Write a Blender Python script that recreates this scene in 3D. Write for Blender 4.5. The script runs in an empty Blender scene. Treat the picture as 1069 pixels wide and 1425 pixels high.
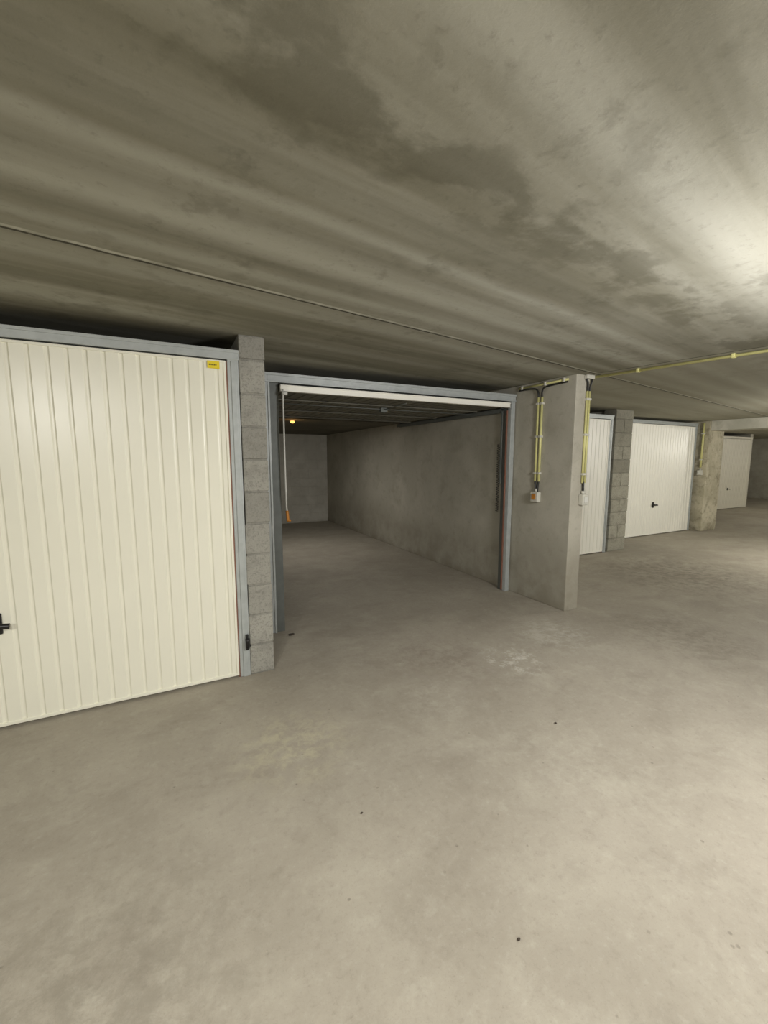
import bpy, bmesh, math, random
from mathutils import Vector, Matrix
random.seed(4)
C = bpy.context.scene.collection
SC = bpy.context.scene
try:
    SC.view_settings.view_transform = 'Standard'
except Exception: pass
ORG = {}

# ------------------------------------------------------------------ nodes
class NT:
    def __init__(s, name):
        s.m = bpy.data.materials.new(name); s.m.use_nodes = True
        s.t = s.m.node_tree; s.n = s.t.nodes; s.b = s.n['Principled BSDF']
    def link(s, a, b): s.t.links.new(a, b)
    def coord(s): return s.n.new('ShaderNodeTexCoord').outputs['Object']
    def mapping(s, vec, scale=(1,1,1), rot=(0,0,0), loc=(0,0,0)):
        k = s.n.new('ShaderNodeMapping'); s.link(vec, k.inputs['Vector'])
        k.inputs['Scale'].default_value = scale; k.inputs['Rotation'].default_value = rot; k.inputs['Location'].default_value = loc
        return k.outputs[0]
    def noise(s, vec, scale, detail=4, rough=.55, dist=0):
        k = s.n.new('ShaderNodeTexNoise'); s.link(vec, k.inputs['Vector'])
        k.inputs['Scale'].default_value = scale; k.inputs['Detail'].default_value = detail
        k.inputs['Roughness'].default_value = rough; k.inputs['Distortion'].default_value = dist
        return k.outputs['Fac']
    def smooth(s, v, a, b, o0=0., o1=1.):
        k = s.n.new('ShaderNodeMapRange'); k.interpolation_type = 'SMOOTHSTEP'
        s.link(v, k.inputs[0])
        for i, x in enumerate((a, b, o0, o1)): k.inputs[i+1].default_value = x
        return k.outputs[0]
    def math(s, op, a, b=None, c=None):
        k = s.n.new('ShaderNodeMath'); k.operation = op
        for i, x in enumerate((a, b, c)):
            if x is None: continue
            if isinstance(x, (int, float)): k.inputs[i].default_value = x
            else: s.link(x, k.inputs[i])
        return k.outputs[0]
    def mix(s, f, a, b, mode='MIX'):
        k = s.n.new('ShaderNodeMix'); k.data_type = 'RGBA'; k.blend_type = mode
        for sock, x in ((k.inputs[0], f), (k.inputs[6], a), (k.inputs[7], b)):
            if isinstance(x, (int, float)): sock.default_value = x
            elif isinstance(x, tuple): sock.default_value = (x[0], x[1], x[2], 1)
            else: s.link(x, sock)
        return k.outputs[2]
    def xyz(s, vec):
        k = s.n.new('ShaderNodeSeparateXYZ'); s.link(vec, k.inputs[0]); return k.outputs
    def bump(s, h, strength, dist=.01):
        k = s.n.new('ShaderNodeBump'); s.link(h, k.inputs['Height'])
        k.inputs['Strength'].default_value = strength; k.inputs['Distance'].default_value = dist
        s.link(k.outputs[0], s.b.inputs['Normal'])
    def col(s, c): s.link(c, s.b.inputs['Base Color'])
    def set(s, rough=None, metal=None, spec=None):
        if rough is not None: s.b.inputs['Roughness'].default_value = rough
        if metal is not None: s.b.inputs['Metallic'].default_value = metal
        if spec is not None: s.b.inputs['Specular IOR Level'].default_value = spec

def srgb(r, g, b):
    f = lambda c: ((c/255+.055)/1.055)**2.4 if c > 10 else c/255/12.92
    return (f(r), f(g), f(b))

def plain(name, c, rough=.5, metal=0., var=.08, sc=9., bump=0):
    m = NT(name); v = m.coord(); n = m.noise(v, sc, 5)
    d = tuple(x*(1-var*2) for x in c)
    m.col(m.mix(m.smooth(n, .3, .7), d, c)); m.set(rough, metal)
    if bump: m.bump(m.noise(v, 120, 3), bump, .002)
    return m.m

def mat_ceiling():
    m = NT('ceiling_concrete'); v = m.coord()
    r = m.mapping(v, rot=(0, 0, math.radians(-10.5)))
    st = m.noise(m.mapping(r, scale=(.25, 3.0, 1)), 1.0, 4, .5, .15)
    st2 = m.noise(m.mapping(r, scale=(.7, 9, 1)), 1.0, 4, .55, .2)
    x = m.xyz(r)
    wb = m.math('ADD', x[1], m.math('MULTIPLY', m.math('SUBTRACT', m.noise(v, 2.0, 5, .6), .5), .06))
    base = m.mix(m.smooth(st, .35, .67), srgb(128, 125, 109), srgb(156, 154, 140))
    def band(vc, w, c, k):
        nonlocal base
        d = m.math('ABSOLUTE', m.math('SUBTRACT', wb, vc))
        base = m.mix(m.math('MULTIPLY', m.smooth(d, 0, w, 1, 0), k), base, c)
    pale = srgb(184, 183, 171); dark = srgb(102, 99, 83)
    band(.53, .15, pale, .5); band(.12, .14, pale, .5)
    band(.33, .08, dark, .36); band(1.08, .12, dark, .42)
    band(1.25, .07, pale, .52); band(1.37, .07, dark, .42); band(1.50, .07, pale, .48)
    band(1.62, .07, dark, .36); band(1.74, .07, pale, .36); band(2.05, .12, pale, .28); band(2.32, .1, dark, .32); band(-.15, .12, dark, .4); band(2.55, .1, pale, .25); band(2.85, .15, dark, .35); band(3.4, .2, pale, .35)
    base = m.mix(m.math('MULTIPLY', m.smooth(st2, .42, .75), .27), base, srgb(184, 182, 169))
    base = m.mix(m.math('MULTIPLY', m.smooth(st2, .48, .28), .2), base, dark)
    # damp blotches, soft
    b1 = m.noise(m.mapping(r, scale=(.8, 1.15, 1)), 4.6, 9, .6, .2); b2 = m.noise(m.mapping(v, loc=(7, 3, 0)), 1.5, 6, .55, .3)
    stripe = m.math('ABSOLUTE', m.math('SUBTRACT', wb, .84))
    sm = m.smooth(stripe, .04, .25, 1, 0)
    thr = m.math('ADD', b1, m.math('MULTIPLY', sm, .09))
    reg = m.math('MAXIMUM', sm, m.math('MULTIPLY', m.smooth(b2, .48, .64), .6))
    base = m.mix(m.math('MULTIPLY', m.math('MULTIPLY', m.smooth(thr, .51, .66), reg), .52), base, srgb(86, 83, 67))
    b3 = m.noise(m.mapping(v, loc=(1, 5, 2)), 10, 9, .62, .2)
    base = m.mix(m.math('MULTIPLY', m.math('MULTIPLY', m.smooth(b3, .52, .66), m.smooth(b2, .42, .60)), .28), base, srgb(92, 89, 74))
    sp = m.noise(v, 34, 8, .68); base = m.mix(m.math('MULTIPLY', m.smooth(sp, .54, .70), .22), base, srgb(92, 89, 77))
    # second pour beyond the conduit: paler and plainer
    wob = m.math('MULTIPLY', m.math('SUBTRACT', m.noise(v, 9, 4), .5), .012)
    du = m.math('ADD', m.math('SUBTRACT', x[0], 3.75), wob)
    base = m.mix(m.math('MULTIPLY', m.smooth(du, 0, .02), .6), base, srgb(158, 155, 138))
    base = m.mix(m.math('MULTIPLY', m.smooth(m.math('ABSOLUTE', du), .004, .014, 1, 0), .8), base, srgb(62, 59, 49))
    # slab joints
    dd = m.math('ADD', m.math('SUBTRACT', x[1], 1.8995), wob); dj = m.math('ABSOLUTE', dd)
    brk = m.smooth(m.noise(v, 14, 4, .6), .36, .5, .5, 1)
    jl = m.math('MULTIPLY', m.smooth(dj, .005, .010, 1, 0), brk)
    pd = m.math('ABSOLUTE', m.math('ADD', dd, .018))
    pb = m.smooth(m.noise(v, 8, 5, .6), .4, .58, .3, .85)
    base = m.mix(m.math('MULTIPLY', m.smooth(m.math('SUBTRACT', dj, .01), 0, .05, .3, 0), .8), base, dark)
    base = m.mix(m.math('MULTIPLY', m.smooth(pd, .005, .016, 1, 0), pb), base, srgb(196, 194, 181))
    base = m.mix(m.math('MULTIPLY', jl, .85), base, srgb(48, 46, 38))
    m.col(base); m.set(.9, 0, .15)
    h = m.math('ADD', m.math('MULTIPLY', sp, .6), m.math('ADD', m.math('MULTIPLY', b1, .3), m.math('MULTIPLY', jl, -1.5)))
    m.bump(h, .22, .01)
    return m.m

def mat_floor():
    m = NT('floor_concrete'); v = m.coord(); x = m.xyz(v)
    n1 = m.noise(v, .8, 6, .6, .3); n2 = m.noise(v, 2.8, 9, .64, .5); n3 = m.noise(v, 34, 8, .72); n4 = m.noise(m.mapping(v, scale=(1, 1.8, 1), loc=(4, 9, 0)), 1.5, 9, .63, .6)
    n5 = m.noise(v, 150, 4, .7); n6 = m.noise(m.mapping(v, loc=(2, 2, 0)), 8, 10, .7, .3)
    base = m.mix(m.smooth(n1, .35, .65), srgb(154, 147, 133), srgb(165, 158, 144))
    base = m.mix(m.math('MULTIPLY', m.smooth(n2, .45, .65), .35), base, srgb(178, 172, 157))
    base = m.mix(m.math('MULTIPLY', m.smooth(n4, .49, .67), .36), base, srgb(137, 129, 116))
    base = m.mix(m.math('MULTIPLY', m.smooth(n6, .54, .68), .25), base, srgb(184, 179, 165))
    base = m.mix(m.math('MULTIPLY', m.smooth(n6, .46, .36), .18), base, srgb(134, 126, 113))
    base = m.mix(m.math('MULTIPLY', m.smooth(n3, .52, .68), .26), base, srgb(126, 119, 107))
    base = m.mix(m.math('MULTIPLY', m.smooth(n3, .48, .3), .22), base, srgb(188, 184, 171))
    base = m.mix(m.math('MULTIPLY', m.smooth(n5, .55, .7), .24), base, srgb(118, 111, 99))
    def patch(px, py, r, c, k, th=(.42, .62)):
        nonlocal base
        dx = m.math('SUBTRACT', x[0], px); dy = m.math('SUBTRACT', x[1], py)
        d = m.math('SQRT', m.math('ADD', m.math('MULTIPLY', dx, dx), m.math('MULTIPLY', dy, dy)))
        f = m.math('MULTIPLY', m.smooth(d, r*.1, r, 1, 0), m.smooth(m.noise(v, 11, 10, .78, .3), th[0], th[1]))
        base = m.mix(m.math('MULTIPLY', f, k), base, c)
    patch(-.35, 1.1, .8, srgb(122, 116, 103), .5, (.36, .62))  # near left floor dimmed in the colour, standing in for lamp falloff
    patch(1.6, 2.3, .7, srgb(134, 123, 112), .6)
    patch(2.09, 2.12, .34, srgb(210, 207, 196), .75, (.48, .62))
    patch(.47, 1.93, .42, srgb(194, 187, 158), .6, (.42, .66))
    patch(1.35, 2.0, .4, srgb(190, 185, 171), .5, (.42, .66))
    patch(2.7, 2.3, .5, srgb(194, 190, 178), .65)
    patch(1.6, 1.2, .6, srgb(184, 179, 164), .42, (.42, .68))
    patch(5.6, 2.9, 1.5, srgb(108, 101, 90), .6)
    patch(3.6, 1.8, .8, srgb(124, 116, 104), .5)
    vo = m.n.new('ShaderNodeTexVoronoi'); m.link(v, vo.inputs['Vector']); vo.inputs['Scale'].default_value = 15
    rnd = m.noise(v, 5, 2)
    pit = m.math('MULTIPLY', m.smooth(vo.outputs['Distance'], .04, .11, 1, 0), m.smooth(rnd, .54, .6))
    base = m.mix(m.math('MULTIPLY', pit, .4), base, srgb(96, 89, 79))
    m.col(base); m.set(.74, 0, .3)
    h = m.math('ADD', m.math('MULTIPLY', n3, .8), m.math('ADD', m.math('MULTIPLY', n6, .9), m.math('MULTIPLY', pit, -.7)))
    m.bump(h, .35, .008)
    return m.m

def mat_wall(name, c1, c2, cdark, k=.5, sc=1.6, low=0.):
    m = NT(name); v = m.coord()
    n1 = m.noise(v, sc, 6, .6, .4); n2 = m.noise(v, sc*3, 8, .6, .3); n3 = m.noise(v, 45, 5, .6); n4 = m.noise(v, 12, 8, .68, .2)
    base = m.mix(m.smooth(n1, .35, .65), c1, c2)
    base = m.mix(m.math('MULTIPLY', m.smooth(n2, .48, .72), k), base, cdark)
    base = m.mix(m.math('MULTIPLY', m.smooth(n4, .54, .68), k*.7), base, cdark)
    base = m.mix(m.math('MULTIPLY', m.smooth(n3, .55, .75), .2), base, cdark)
    z = m.xyz(v)[2]
    base = m.mix(m.math('MULTIPLY', m.smooth(z, .0, .12, 1, 0), m.smooth(n2, .35, .6, .1, .6)), base, cdark)
    if low:
        zz = m.math('ADD', z, m.math('MULTIPLY', m.math('SUBTRACT', n2, .5), .7))
        base = m.mix(m.math('MULTIPLY', m.smooth(zz, .35, .75, 1, 0), m.smooth(n2, .3, .6, low*.4, low)), base, cdark)
    m.col(base); m.set(.88, 0, .25)
    m.bump(m.math('ADD', n4, m.math('MULTIPLY', n3, .5)), .35, .008)
    return m.m

def mat_block(name, c1, c2, jk=.55):
    m = NT(name); v = m.coord(); x = m.xyz(v)
    row = m.math('FLOOR', m.math('MULTIPLY', x[2], 5.0)); cl = m.math('FLOOR', m.math('MULTIPLY', m.math('ADD', x[1], m.math('MULTIPLY', row, .2)), 2.5))
    cb = m.n.new('ShaderNodeCombineXYZ'); m.link(row, cb.inputs[0]); m.link(cl, cb.inputs[1])
    wn = m.n.new('ShaderNodeTexWhiteNoise'); m.link(cb.outputs[0], wn.inputs[0])
    n = m.noise(v, 7, 7, .65); g = m.noise(v, 75, 5, .75)
    base = m.mix(wn.outputs['Value'], c1, c2)
    base = m.mix(m.math('MULTIPLY', m.smooth(n, .46, .66), .35), base, tuple(q*.6 for q in c1))
    base = m.mix(m.math('MULTIPLY', m.smooth(g, .5, .62), .45), base, tuple(q*.5 for q in c1))
    fr = m.math('ABSOLUTE', m.math('SUBTRACT', m.math('FRACT', m.math('ADD', m.math('MULTIPLY', x[2], 5.0), .5)), .5))
    base = m.mix(m.math('MULTIPLY', m.math('MULTIPLY', m.smooth(fr, .03, .05, 1, 0), m.smooth(n, .35, .6, .4, 1)), jk), base, tuple(q*.45 for q in c1))
    m.col(base); m.set(.92, 0, .15); m.bump(m.math('ADD', g, n), .8, .008)
    return m.m

M = {}
M['ceiling'] = mat_ceiling(); M['floor'] = mat_floor()
M['wall'] = mat_wall('wall_concrete', srgb(160, 156, 142), srgb(178, 175, 161), srgb(132, 127, 112), .35)
M['pillar'] = mat_wall('pillar_concrete', srgb(172, 168, 154), srgb(186, 182, 168), srgb(136, 130, 114), .38, 1.2, .5)
M['backwall'] = mat_wall('back_wall_blocks', srgb(190, 187, 175), srgb(206, 203, 191), srgb(160, 156, 142), .3)
M['beam'] = mat_wall('beam_concrete', srgb(176, 174, 160), srgb(200, 197, 184), srgb(144, 140, 126), .3)
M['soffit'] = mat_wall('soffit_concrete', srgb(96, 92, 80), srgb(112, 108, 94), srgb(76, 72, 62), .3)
M['oldpillar'] = mat_wall('stained_pillar_concrete', srgb(172, 165, 142), srgb(200, 193, 170), srgb(112, 105, 84), .6, 3)
M['block'] = mat_block('grey_concrete_block', srgb(150, 148, 139), srgb(170, 168, 158), .3)
M['blockdark'] = mat_block('dark_concrete_block', srgb(136, 133, 120), srgb(172, 169, 154), .4)
M['cream'] = plain('cream_painted_steel', srgb(241, 239, 222), .30, 0, .012, 2)
M['white'] = plain('white_painted_steel', srgb(243, 241, 230), .38, 0, .012, 2)
M['dimwhite'] = plain('dull_white_painted_steel', srgb(210, 206, 190), .5, 0, .02, 2)
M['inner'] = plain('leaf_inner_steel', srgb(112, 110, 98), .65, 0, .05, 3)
M['galv'] = plain('galvanised_steel', srgb(180, 185, 183), .45, .15, .07, 14, .1)
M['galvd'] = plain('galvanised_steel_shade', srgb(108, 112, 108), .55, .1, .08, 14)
M['rust'] = plain('red_brown_seal', srgb(142, 100, 82), .7)
M['black'] = plain('black_plastic', srgb(24, 23, 23), .4)
M['dark'] = plain('dark_metal', srgb(52, 52, 50), .5, .4)
M['yellow'] = plain('yellow_conduit_plastic', srgb(215, 211, 144), .45, 0, .05)
M['sticker'] = plain('yellow_sticker', srgb(238, 214, 40), .5, 0, .01)
M['grey'] = plain('light_grey_plastic', srgb(204, 202, 190), .45, 0, .03)
M['orange'] = plain('orange_plastic', srgb(204, 134, 52), .45)
M['cord'] = plain('white_cord', srgb(216, 216, 208), .6, 0, .03)
M['debris'] = plain('dark_debris', srgb(66, 56, 46), .9)
def mat_emit(name, c, s):
    m = NT(name); v = m.coord(); m.col(m.mix(m.noise(v, 8), c, c))
    m.b.inputs['Emission Color'].default_value = (*c, 1); m.b.inputs['Emission Strength'].default_value = s
    return m.m
M['bulb'] = mat_emit('amber_bulb_glow', srgb(255, 170, 90), 2.2)

# ------------------------------------------------------------------ mesh helpers
def BM(): return bmesh.new()
def box(bm, x0, x1, y0, y1, z0, z1, bev=0):
    g = bmesh.ops.create_cube(bm, size=1)
    vs = g['verts']
    for v in vs:
        v.co = Vector(((x0+x1)/2 + v.co.x*(x1-x0), (y0+y1)/2 + v.co.y*(y1-y0), (z0+z1)/2 + v.co.z*(z1-z0)))
    if bev:
        es = list({e for v in vs for e in v.link_edges})
        bmesh.ops.bevel(bm, geom=es, offset=bev, segments=2, profile=.5, affect='EDGES')
    return bm
def tube(bm, pts, r, n=10, cap=True):
    pts = [Vector(p) for p in pts]; rings = []; prev = None
    for i, p in enumerate(pts):
        t = (pts[min(i+1, len(pts)-1)] - pts[max(i-1, 0)]).normalized()
        if prev is None:
            a = t.orthogonal().normalized()
        else:
            a = (prev - t*prev.dot(t))
            a = a.normalized() if a.length > 1e-6 else t.orthogonal().normalized()
        prev = a; b = t.cross(a)
        rings.append([bm.verts.new(p + (a*math.cos(2*math.pi*k/n) + b*math.sin(2*math.pi*k/n))*r) for k in range(n)])
    for i in range(len(rings)-1):
        for k in range(n):
            f = bm.faces.new((rings[i][k], rings[i][(k+1) % n], rings[i+1][(k+1) % n], rings[i+1][k])); f.smooth = True
    if cap:
        bm.faces.new(rings[0][::-1]); bm.faces.new(rings[-1])
    return bm
def curve_pts(ctrl, n=8):
    P = [Vector(c) for c in ctrl]; P = [2*P[0]-P[1]] + P + [2*P[-1]-P[-2]]; out = []
    for i in range(1, len(P)-2):
        for k in range(n):
            t = k/n
            out.append(.5*((2*P[i]) + (-P[i-1]+P[i+1])*t + (2*P[i-1]-5*P[i]+4*P[i+1]-P[i+2])*t*t + (-P[i-1]+3*P[i]-3*P[i+1]+P[i+2])*t**3))
    out.append(P[-2]); return out

def obj(name, bm, mat, parent=None):
    if parent is not None:
        o0 = ORG[parent.name]
        bmesh.ops.translate(bm, vec=-o0, verts=bm.verts)
    bmesh.ops.recalc_face_normals(bm, faces=bm.faces)
    me = bpy.data.meshes.new(name); bm.to_mesh(me); bm.free()
    me.materials.append(mat)
    o = bpy.data.objects.new(name, me); C.objects.link(o)
    if parent is not None: o.parent = parent; ORG[o.name] = ORG[parent.name]
    else: ORG[o.name] = Vector((0, 0, 0))
    return o
def tag(o, label=None, cat=None, group=None, kind=None):
    if label: o['label'] = label
    if cat: o['category'] = cat
    if group: o['group'] = group
    if kind: o['kind'] = kind
    return o
def empty(name, loc, label, cat, group=None, kind=None):
    o = bpy.data.objects.new(name, None); C.objects.link(o); o.location = loc; o.empty_display_size = .1
    ORG[o.name] = Vector(loc); return tag(o, label, cat, group, kind)
def meshthing(name, bm, mat, base, label, cat, group=None):
    """single mesh top level thing with its origin at its base"""
    b = Vector(base); bmesh.ops.translate(bm, vec=-b, verts=bm.verts)
    o = obj(name, bm, mat); o.location = b; ORG[o.name] = b
    return tag(o, label, cat, group)
def struct(name, bm, mat, label=None, cat=None):
    return tag(obj(name, bm, mat), label, cat, None, 'structure')

H = 2.14
# ------------------------------------------------------------------ setting
struct('floor', box(BM(), -6, 20, -4.5, 12, -.12, 0), M['floor'], 'worn beige grey concrete floor of the parking aisle', 'floor')
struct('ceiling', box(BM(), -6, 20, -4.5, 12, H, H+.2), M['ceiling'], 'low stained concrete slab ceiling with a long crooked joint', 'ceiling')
struct('wall_left', box(BM(), -6, -5.8, -4.3, 9.2, 0, H), M['wall'], 'plain concrete wall closing the aisle on the left', 'wall')
struct('wall_near', box(BM(), -6, 20, -4.5, -4.3, 0, H), M['wall'], 'plain concrete wall on the opposite side of the aisle', 'wall')
struct('wall_right', box(BM(), 19, 19.2, -4.3, 11.8, 0, H), M['wall'], 'dim concrete wall at the far end of the aisle', 'wall')
# back wall of open garage, painted block courses
bm = BM()
for r in range(11):
    z0 = r*.2; off = .2 if r % 2 else 0
    x = .556-.4+off
    while x < 3.2:
        a, b = max(x+.004, .556), min(x+.396, 3.2)
        if b-a > .03: box(bm, a, b, 9.2, 9.3, z0+.004, min(z0+.196, H), .004)
        x += .4
box(bm, -5.8, 3.4, 9.206, 9.4, 0, H)
struct('wall_back', bm, M['backwall'], 'pale block wall at the back of the open garage', 'wall')
struct('wall_back_far', box(BM(), 3.4, 19, 11.8, 12, 0, H), M['wall'], 'concrete wall behind the farther garages', 'wall')
struct('wall_left_facade', box(BM(), -5.8, -2.25, 2.73, 2.93, 0, H), M['wall'], 'concrete wall left of the cream garage door', 'wall')

def block_end(bm, x0, x1, y0, halves=False, seed=1, g=.005):
    rnd = random.Random(seed)
    z = 0.0; r = 0
    while z < H-.01:
        h = min(.2, H-z); j = rnd.uniform(-.004, .004); k = rnd.uniform(-.004, .002)
        if halves and r % 2:
            c = (x0+x1)/2
            box(bm, x0+j, c-g, y0+k, y0+.2, z+g, z+h-g, .005)
            box(bm, c+g, x1+j, y0+k*.5, y0+.2, z+g, z+h-g, .005)
        else:
            box(bm, x0+j, x1+j, y0+k, y0+.2, z+g, z+h-g, .005)
        z += .2; r += 1
    return bm
# block partition beside the cream door
bm = block_end(BM(), .405, .556, 2.73, seed=3)
box(bm, .409, .552, 2.735, 9.2, 0, H)
struct('wall_block_partition', bm, M['block'], 'grey concrete block partition end between cream door and open garage', 'wall')
bm = block_end(BM(), -2.25, -2.09, 2.73, seed=5); box(bm, -2.244, -2.096, 2.738, 9.2, 0, H)
struct('wall_block_partition', bm, M['block'], 'concrete block partition on the left of the cream door', 'wall')
# concrete wall with pillar end
struct('wall_partition', box(BM(), 3.2, 3.368, 2.62, 11.8, 0, H, .006), M['pillar'], 'concrete wall end on the right of the open garage, carrying conduits', 'wall')
# block pier of 3rd
bm = block_end(BM(), 5.93, 6.33, 4.13, True, seed=8); box(bm, 5.936, 6.324, 4.137, 4.32, 0, H); box(bm, 6.05, 6.2, 4.3, 11.8, 0, H)
struct('wall_block_pier', bm, M['blockdark'], 'wide block pier between the two white ribbed doors', 'wall')
bm = box(BM(), 9.28, 9.8, 4.52, 5.4, 0, H, .01); box(bm, 9.5, 9.7, 5.4, 11.8, 0, H)
struct('wall_far_pier', bm, M['oldpillar'], 'stained concrete pier right of the farther white door, under the cross beam', 'wall')
struct('wall_far_facade', box(BM(), 9.8, 11.45, 5.4, 5.6, 0, H), M['wall'], 'concrete wall recessed behind the stained pier', 'wall')
bm = box(BM(), 11.3, 11.45, 5.6, 11.8, 0, H); box(bm, 12.6, 12.82, 6.3, 11.8, 0, H); box(bm, 11.45, 12.6, 6.4, 6.5, 0, H)
struct('wall_far_recess', bm, M['wall'], 'concrete wall left of the farthest white door', 'wall')
bm = box(BM(), 15.24, 15.4, 6.36, 11.8, 0, H); box(bm, 15.4, 19, 8.6, 8.8, 0, H)
struct('wall_far_end', bm, M['wall'], 'dim concrete wall right of the farthest white door', 'wall')
struct('trim_1', box(BM(), 9.3, 9.78, -4.3, 4.52, 1.95, H, .008), M['beam'], 'pale concrete beam crossing the aisle at the stained pier', 'beam')
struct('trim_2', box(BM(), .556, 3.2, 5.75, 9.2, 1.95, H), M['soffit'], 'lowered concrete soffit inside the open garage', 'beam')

# ------------------------------------------------------------------ garage doors
def corr(bm, x0, x1, z0, z1, fn, p=.08, depth=.0065, t=.03):
    """corrugated sheet with closed back; fn maps (x, y, z) to the world"""
    n = max(1, round((x1-x0)/p)); p = (x1-x0)/n; prof = [(x0, 0)]
    for i in range(n):
        a = x0+i*p
        prof += [(a+p*.35, 0), (a+p*.42, depth*.85), (a+p*.46, depth), (a+p*.54, depth), (a+p*.58, depth*.85), (a+p*.65, 0)]
    prof.append((x1, 0))
    lo = [bm.verts.new(fn(x, y, z0)) for x, y in prof]; hi = [bm.verts.new(fn(x, y, z1)) for x, y in prof]
    for i in range(len(prof)-1): bm.faces.new((lo[i], lo[i+1], hi[i+1], hi[i]))
    bl = [bm.verts.new(fn(x, t, z)) for x, z in ((x0, z0), (x1, z0), (x1, z1), (x0, z1))]
    bm.faces.new(bl)
    bm.faces.new((lo[0], hi[0], bl[3], bl[0])); bm.faces.new((lo[-1], bl[1], bl[2], hi[-1]))
    return bm
def closed_door(n, x0, x1, Y, mat, label, handle=True, sticker=False, z1=1.98, hx=None, jamb=True, hs=1.):
    d = empty('door_%d' % n, ((x0+x1)/2, Y, 0), label, 'garage door', None, 'structure')
    obj('leaf', corr(BM(), x0+.012, x1-.012, .03, z1-.012, lambda x, y, z: Vector((x, Y+.004+y, z))), mat, d)
    bm = BM()
    box(bm, x0, x0+.014, Y-.002, Y+.03, .015, z1, .002); box(bm, x1-.014, x1, Y-.002, Y+.03, .015, z1, .002)
    box(bm, x0+.014, x1-.014, Y-.002, Y+.03, .015, .032, .002); box(bm, x0+.014, x1-.014, Y-.002, Y+.03, z1-.014, z1, .002)
    obj('leaf_rim', bm, mat, d)
    jm = M['galv'] if jamb else mat
    for s in (0, 1):
        bm = BM(); a, b = (x0-.075, x0-.008) if s == 0 else (x1+.008, x1+.072)
        box(bm, a, b, Y+.0, Y+.07, 0, z1+.065, .004)
        m_ = (a+b)/2; box(bm, m_-.012, m_+.016, Y-.006, Y+.004, 0, z1, .002)
        obj('jamb', bm, jm, d)
        bm = box(BM(), *((x0-.008, x0) if s == 0 else (x1, x1+.008)), Y+.006, Y+.05, 0, z1)
        obj('seal_strip', bm, M['rust'] if jamb else mat, d)
    bm = box(BM(), x0-.075, x1+.075, Y-.004, Y+.07, z1+.008, z1+.066, .004)
    box(bm, x0-.075, x1+.075, Y-.010, Y, z1+.048, z1+.066, .002)
    obj('lintel', bm, jm, d)
    if handle:
        cx = hx if hx else (x0+x1)/2; z = .57
        bm = box(BM(), cx-.022*hs, cx+.022*hs, Y-.012, Y+.004, z-.055*hs, z+.055*hs, .006)
        hp = obj('handle_plate', bm, M['black'], d)
        bm = BM(); tube(bm, [(cx, Y-.01, z), (cx, Y-.045, z)], .014*hs)
        tube(bm, curve_pts([(cx-.06*hs, Y-.046, z+.012), (cx-.02, Y-.05, z), (cx+.02, Y-.05, z), (cx+.062*hs, Y-.046, z-.006)]), .0145*hs)
        obj('handle_grip', bm, M['black'], hp)
    if sticker:
        sx, sz = .262, 1.95
        s = obj('sticker', box(BM(), sx-.033, sx+.033, Y-.0042, Y-.0022, sz-.021, sz+.021), M['sticker'], d)
        bm = BM(); xx = sx-.024
        for w in (.006, .005, .007, .005, .006, .007):
            box(bm, xx, xx+w-.0015, Y-.0046, Y-.0042, sz-.004, sz+.004); xx += w+.0012
        obj('sticker_mark', bm, M['dark'], s)
    return d
d1 = closed_door(1, -2.01, .33, 2.73, M['cream'], 'large cream ribbed steel garage door, closed, with yellow sticker and black handle', True, True, hx=-.828)
obj('latch_bar', box(BM(), -.875, -.828, 2.712, 2.731, .465, .483, .002), M['black'], d1)
obj('latch_bar', box(BM(), -.875, -.824, 2.712, 2.731, .648, .667, .002), M['black'], d1)
closed_door(3, 3.46, 5.80, 4.13, M['white'], 'white ribbed garage door partly hidden behind the concrete wall end', True)
closed_door(4, 6.77, 9.13, 4.70, M['white'], 'closed white ribbed garage door between block pier and stained pier', True, z1=2.03)
closed_door(5, 12.9, 15.16, 6.3, M['dimwhite'], 'farthest white garage door beyond the cross beam', True, hx=14.1, jamb=False, hs=.6)

# open up-and-over door 2
Y2 = 3.335
d2 = empty('door_2', (1.93, Y2, 0), 'open up-and-over garage door raised under the ceiling in a galvanised frame', 'garage door', None, 'structure')
zt = 1.965
bm = corr(BM(), .80, 3.07, 0, 2.0, lambda x, y, z: Vector((x, Y2+z, zt-.03-y+.0)), .1, .007, -.03)
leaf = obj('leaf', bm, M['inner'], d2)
bm = BM()
for y in (3.79, 4.59, 5.24):
    box(bm, .80, 3.07, y, y+.04, zt-.046, zt-.034, .003)
obj('leaf_brace', bm, M['inner'], leaf)
bm = box(BM(), .785, 3.085, Y2-.038, Y2, 1.918, 1.968, .004)
box(bm, .785, 3.085, Y2-.045, Y2-.038, 1.918, 1.926); box(bm, .785, 3.085, Y2-.045, Y2-.038, 1.955, 1.963)
obj('leaf_rim', bm, M['white'], d2)
lk = obj('lock_box', box(BM(), 1.89, 1.96, 3.80, 3.86, 1.865, 1.91, .005), M['galvd'], d2)
bm = BM(); tube(bm, [(.83, 3.83, 1.895), (3.04, 3.83, 1.895)], .004); tube(bm, [(1.925, 3.36, 1.90), (1.925, 3.81, 1.89)], .004)
obj('lock_rod', bm, M['galvd'], lk)
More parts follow.
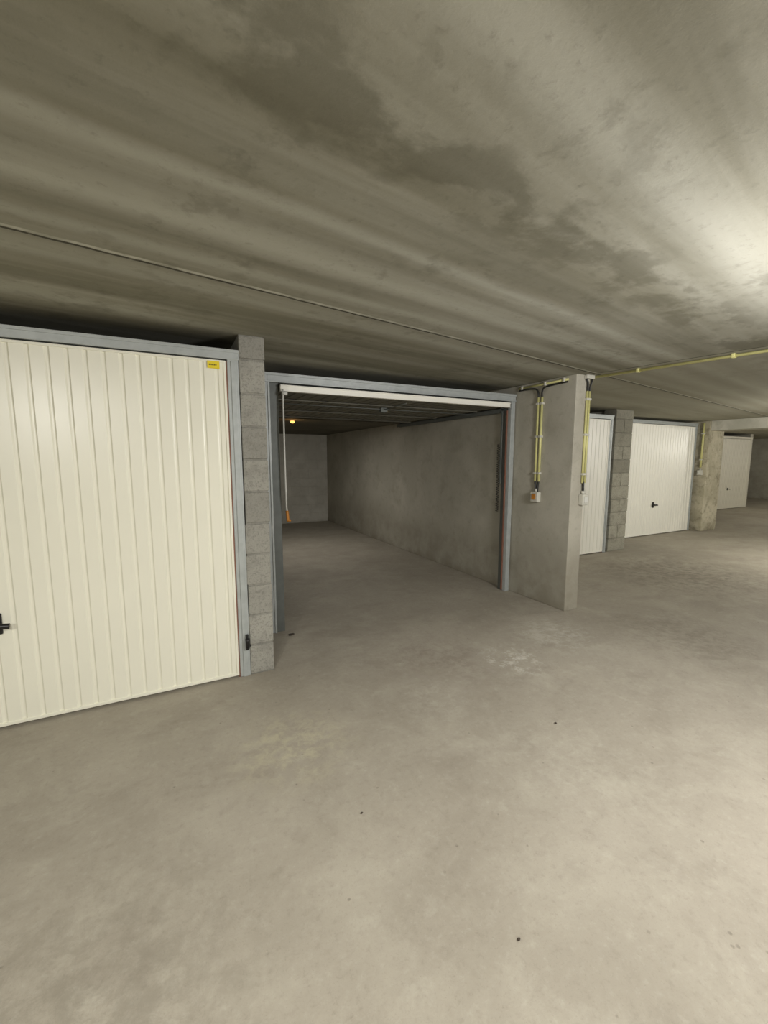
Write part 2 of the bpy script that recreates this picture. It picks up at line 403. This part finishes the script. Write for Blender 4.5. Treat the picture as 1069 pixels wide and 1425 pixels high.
# jambs
bm = box(BM(), .60, .71, Y2, Y2+.05, 0, 2.056, .004); box(bm, .60, .64, Y2-.012, Y2, 0, 2.056, .002); box(bm, .694, .71, Y2-.008, Y2, 0, 2.05, .002)
j = obj('jamb', bm, M['galv'], d2)
obj('jamb_return', box(BM(), .71, .778, Y2+.012, Y2+.08, 0, 1.985, .003), M['galvd'], j)
bm = box(BM(), 3.128, 3.188, Y2, Y2+.04, 0, 2.056, .004); box(bm, 3.128, 3.138, Y2-.008, Y2, 0, 2.05, .002)
j = obj('jamb', bm, M['galv'], d2)
obj('jamb_return', box(BM(), 3.138, 3.18, Y2+.04, Y2+.12, 0, 1.985, .003), M['galvd'], j)
obj('seal_strip', box(BM(), 3.120, 3.138, Y2+.04, Y2+.058, .01, 1.90, .002), M['rust'], d2)
bm = box(BM(), .60, 3.188, Y2-.004, Y2+.06, 1.985, 2.056, .004); box(bm, .60, 3.188, Y2-.014, Y2-.004, 2.036, 2.056, .002); box(bm, .60, 3.188, Y2-.012, Y2-.004, 1.985, 1.997, .002)
obj('lintel', bm, M['galv'], d2)
for xa, xb in ((3.105, 3.15), (.71, .755)):
    bm = box(BM(), xa, xb, Y2+.12, 5.72, 1.925, 1.931); box(bm, xa, xa+.004, Y2+.12, 5.72, 1.885, 1.931); box(bm, xb-.004, xb, Y2+.12, 5.72, 1.885, 1.931)
    box(bm, xa+.01, xb-.01, 5.6, 5.63, 1.93, H)
    obj('track', bm, M['galvd'], d2)
# lever arm and spring at the right jamb, pull cord at the left
bm = box(BM(), 3.095, 3.101, Y2+.08, Y2+.105, 1.15, 1.90, .002)
arm = obj('lever_arm', bm, M['galvd'], d2)
pts = [(3.11+.014*math.cos(k*.7), Y2+.14+.014*math.sin(k*.7), .85+k*.0021) for k in range(340)]
obj('spring', tube(BM(), pts, .003, 5), M['dark'], d2)
bm = BM(); tube(bm, curve_pts([(.80, Y2-.05, 1.93), (.798, Y2-.055, 1.6), (.80, Y2-.05, 1.3), (.802, Y2-.05, 1.12), (.805, Y2-.04, 1.03), (.81, Y2-.03, .99)]), .0065)
tube(bm, [(.79, Y2-.055, 1.90), (.83, Y2-.055, 1.90)], .014)
pc = obj('pull_cord', bm, M['cord'], d2)
bm = BM(); tube(bm, [(.81, Y2-.03, 1.0), (.813, Y2-.03, .975), (.816, Y2-.03, .93), (.818, Y2-.03, .915)], .012)
tube(bm, [(.812, Y2-.03, .92), (.838, Y2-.03, .92)], .009)
obj('pull_grip', bm, M['orange'], pc)

# ------------------------------------------------------------------ small things
bm = BM(); tube(bm, [(.385, 2.712, .195), (.385, 2.706, .21), (.385, 2.706, .245), (.385, 2.712, .26)], .013)
t = empty('door_stop', (.385, 2.725, .18), 'black rubber door stop low on the frame beside the block partition', 'door stop')
obj('bumper', bm, M['black'], t)
bm = box(BM(), .376, .394, 2.712, 2.7245, .18, .285, .003); tube(bm, [(.385, 2.71, .275), (.385, 2.70, .275)], .005)
obj('mounting_plate', bm, M['dark'], t)

def clipped_tube(name, pts, r, clips, label, cat, group=None, clipdir='x'):
    t = empty(name, pts[0], label, cat, group)
    obj('pipe', tube(BM(), pts, r, 12), M['yellow'], t)
    for c in clips:
        x, y, z = c; w = r*1.5
        if clipdir == 'z': bm = box(BM(), x-w, x+w, y-w, y+w, z-.010, z+.010, .003)
        obj('pipe_clip', bm, M['grey'], t)
    return t
# vertical conduits on side of concrete wall
G = 'vertical yellow conduits on the concrete wall side'
clipped_tube('cable_conduit', [(3.186, 3.03, 1.99), (3.186, 3.03, 1.19)], .0115, [(3.186, 3.03, z) for z in (1.93, 1.62, 1.27)], 'vertical yellow conduit above the orange switch, nearer the open garage', 'conduit', G, 'z')
clipped_tube('cable_conduit', [(3.186, 2.985, 1.99), (3.186, 2.985, 1.19)], .0115, [(3.186, 2.985, z) for z in (1.93, 1.62, 1.27)], 'vertical yellow conduit above the orange switch, nearer the wall end', 'conduit', G, 'z')
G = 'vertical yellow conduits on the concrete wall end'
clipped_tube('cable_conduit', [(3.324, 2.606, 2.0), (3.324, 2.606, 1.19)], .0095, [(3.324, 2.606, z) for z in (1.93, 1.62, 1.27)], 'left one of two vertical yellow conduits on the wall end face', 'conduit', G, 'z')
clipped_tube('cable_conduit', [(3.354, 2.606, 2.0), (3.354, 2.606, 1.19)], .0095, [(3.354, 2.606, z) for z in (1.93, 1.62, 1.27)], 'right one of two vertical yellow conduits on the wall end face', 'conduit', G, 'z')
# horizontal one along wall side under ceiling
t = empty('cable_conduit', (3.186, 3.28, 2.105), 'short horizontal yellow conduit along the wall top under the ceiling', 'conduit')
obj('pipe', tube(BM(), [(3.186, 3.29, 2.105), (3.186, 2.70, 2.105)], .010, 12), M['yellow'], t)
for y in (3.24, 2.95, 2.74): obj('pipe_clip', box(BM(), 3.17, 3.20, y-.010, y+.010, 2.087, 2.123, .003), M['grey'], t)
# ceiling conduit across the aisle
p0 = Vector((3.39, 2.62, 2.122)); dr = Vector((.185, -.983, 0))
t = empty('ceiling_conduit', p0, 'long yellow conduit running across the ceiling from the wall end', 'conduit')
obj('pipe', tube(BM(), [p0, p0+dr*6.5], .011, 12), M['yellow'], t)
for k in (.38, 1.0, 1.65, 2.3, 3.2):
    q = p0+dr*k; bm = box(BM(), q.x-.016, q.x+.016, q.y-.010, q.y+.010, q.z-.015, q.z+.017, .003); obj('pipe_clip', bm, M['yellow'], t)
bm = box(BM(), 3.29, 3.39, 2.585, 2.655-.036, 2.105, 2.138, .006)
meshthing('cable_clamp', bm, M['grey'], (3.34, 2.60, 2.105), 'small grey clamp where the cables meet on top of the wall end', 'clamp')
# black cables
def cable(ctrl, label, r=.008):
    bm = tube(BM(), curve_pts(ctrl), r, 8)
    meshthing('black_cable', bm, M['dark'], ctrl[0], label, 'cable', 'black cables between conduits')
cable([(3.182, 3.285, 2.085), (3.178, 3.15, 2.082), (3.176, 3.06, 2.07), (3.18, 3.03, 2.03), (3.186, 3.03, 1.97)], 'dark cable bending down into the conduit nearer the open garage')
cable([(3.182, 2.70, 2.085), (3.176, 2.85, 2.08), (3.172, 2.95, 2.07), (3.18, 2.985, 2.03), (3.186, 2.985, 1.97)], 'dark cable bending down into the conduit nearer the wall end')
cable([(3.30, 2.60, 2.10), (3.315, 2.598, 2.07), (3.324, 2.604, 2.03), (3.324, 2.606, 1.98)], 'short dark cable dropping into the left conduit on the wall end')
cable([(3.370, 2.60, 2.10), (3.36, 2.598, 2.07), (3.354, 2.604, 2.03), (3.354, 2.606, 1.98)], 'short dark cable dropping into the right conduit on the wall end')
cable([(3.186, 3.03, 1.20), (3.184, 3.02, 1.15), (3.184, 3.015, 1.09)], 'short dark cable entering the side switch from the farther conduit', .009)
cable([(3.186, 2.985, 1.20), (3.184, 2.99, 1.15), (3.184, 2.995, 1.09)], 'short dark cable entering the side switch from the nearer conduit', .009)
cable([(3.338, 2.606, 1.20), (3.338, 2.604, 1.15), (3.338, 2.602, 1.09)], 'short dark cable entering the switch on the wall end', .010)

def switch(loc, face, label, rm='orange', s=1.0):
    x, y, z = loc; t = empty('light_switch', loc, label, 'switch', 'light switches on the walls')
    w, h, d = .045*s, .05*s, .05*s
    if face == 'x':
        obj('housing', box(BM(), x-d, x, y-w, y+w, z-h, z+h, .008), M['grey'], t)
        obj('rocker', box(BM(), x-d-.008, x-d+.002, y-w*.5, y+w*.5, z-h*.5, z+h*.6, .003), M[rm], t)
        obj('cable_gland', tube(BM(), [(x-d*.35, y, z+h), (x-d*.35, y, z+h+.03)], .016), M['grey'], t)
    else:
        obj('housing', box(BM(), x-w*.8, x+w*.8, y-d, y, z-h, z+h, .008), M['grey'], t)
        obj('rocker', box(BM(), x-w*.5, x+w*.5, y-d-.008, y-d+.002, z-h*.5, z+h*.6, .003), M[rm], t)
        obj('cable_gland', tube(BM(), [(x, y-d*.35, z+h), (x, y-d*.35, z+h+.03)], .016), M['grey'], t)
switch((3.2, 3.005, 1.04), 'x', 'grey light switch with orange rocker on the concrete wall side')
switch((3.338, 2.62, 1.04), 'y', 'grey light switch below the conduits on the narrow concrete wall end', 'cord')
switch((9.28, 4.62, 1.15), 'x', 'small light switch on the stained far pier', 'cord')
clipped_tube('cable_conduit', [(9.262, 4.62, 2.1), (9.262, 4.62, 1.25)], .018, [(9.262, 4.62, 1.9), (9.262, 4.62, 1.4)], 'vertical yellow conduit on the stained far pier', 'conduit', None, 'z')

# lamp in garage
t = empty('ceiling_lamp', (1.57, 5.95, 1.95), 'small amber glowing lamp deep under the open garage ceiling', 'lamp')
bm = BM(); tube(bm, [(1.57, 5.95, 1.95), (1.57, 5.95, 1.94)], .034, 20); obj('lamp_base', bm, M['galvd'], t)
bm = BM(); bmesh.ops.create_uvsphere(bm, u_segments=20, v_segments=10, radius=.032)
for v in bm.verts: v.co = Vector((v.co.x+1.57, v.co.y+5.95, v.co.z*.6+1.926))
for f in bm.faces: f.smooth = True
obj('lamp_globe', bm, M['bulb'], t)

# debris
def pebble(x, y, r, flat, label, seed):
    rnd = random.Random(seed); bm = BM(); bmesh.ops.create_icosphere(bm, subdivisions=2, radius=r)
    for v in bm.verts:
        v.co *= rnd.uniform(.75, 1.15); v.co.z = v.co.z*flat + r*flat*.9; v.co.x *= 1.3; v.co += Vector((x, y, 0))
    meshthing('debris_chip', bm, M['debris'], (x, y, 0), label, 'debris', 'dark chips on the floor')
pebble(.607, 1.401, .0045, .6, 'tiny dark chip in the middle of the floor in front of the block partition', 1)
pebble(1.765, 1.463, .0065, .6, 'dark chip on the floor in front of the concrete wall end', 2)
pebble(.839, .783, .0042, .6, 'small dark chip nearest the camera on the floor', 3)
pebble(.80, 3.24, .02, .3, 'flat dark flake beside the left jamb of the open garage', 4)

# ------------------------------------------------------------------ lights
def pt(name, loc, e, col=(1, .97, .9), r=.12):
    l = bpy.data.lights.new(name, 'POINT'); l.energy = e; l.color = col; l.shadow_soft_size = r
    o = bpy.data.objects.new(name, l); C.objects.link(o); o.location = loc
def area(name, loc, e, sx, sy, col=(1, .97, .9), rz=0):
    l = bpy.data.lights.new(name, 'AREA'); l.shape = 'RECTANGLE'; l.size = sx; l.size_y = sy; l.energy = e; l.color = col
    o = bpy.data.objects.new(name, l); C.objects.link(o); o.location = loc; o.rotation_euler = (0, 0, rz)
pt('aisle_lamp', (2.2, .08, 1.72), 158, (1, .985, .99), .28)
pt('aisle_lamp', (-1.3, -.9, 1.95), 75, (1, .975, .915))
area('aisle_lamp', (-.8, -.6, 2.08), 78, 1.2, .3, (1, .98, .93), .18)
pt('aisle_lamp', (7.7, 1.6, 1.75), 145, (1, .975, .92))
pt('aisle_lamp', (13.2, 2.6, 1.8), 115, (1, .96, .88))
pt('aisle_lamp', (17.2, 3.6, 1.8), 75, (1, .95, .86))
area('garage_fill', (1.57, 6.3, 1.88), 13, .5, .5, (1, .96, .90))  # added fill area without a fixture, lifts the garage interior beyond the amber bulb
pt('garage_bulb_light', (1.57, 5.9, 1.86), .5, (1, .55, .2), .03)
w = bpy.data.worlds.new('world'); SC.world = w; w.use_nodes = True
w.node_tree.nodes['Background'].inputs[0].default_value = (.5, .5, .46, 1); w.node_tree.nodes['Background'].inputs[1].default_value = .05

# ------------------------------------------------------------------ camera
cd = bpy.data.cameras.new('camera'); cam = bpy.data.objects.new('camera', cd); C.objects.link(cam)
cam.location = (0, 0, 1.4); cam.rotation_euler = (math.radians(90-7.06), 0, math.radians(-26.8))
cd.sensor_fit = 'VERTICAL'; cd.sensor_height = 36; cd.lens = 36*588/1425; cd.clip_start = .02
SC.camera = cam
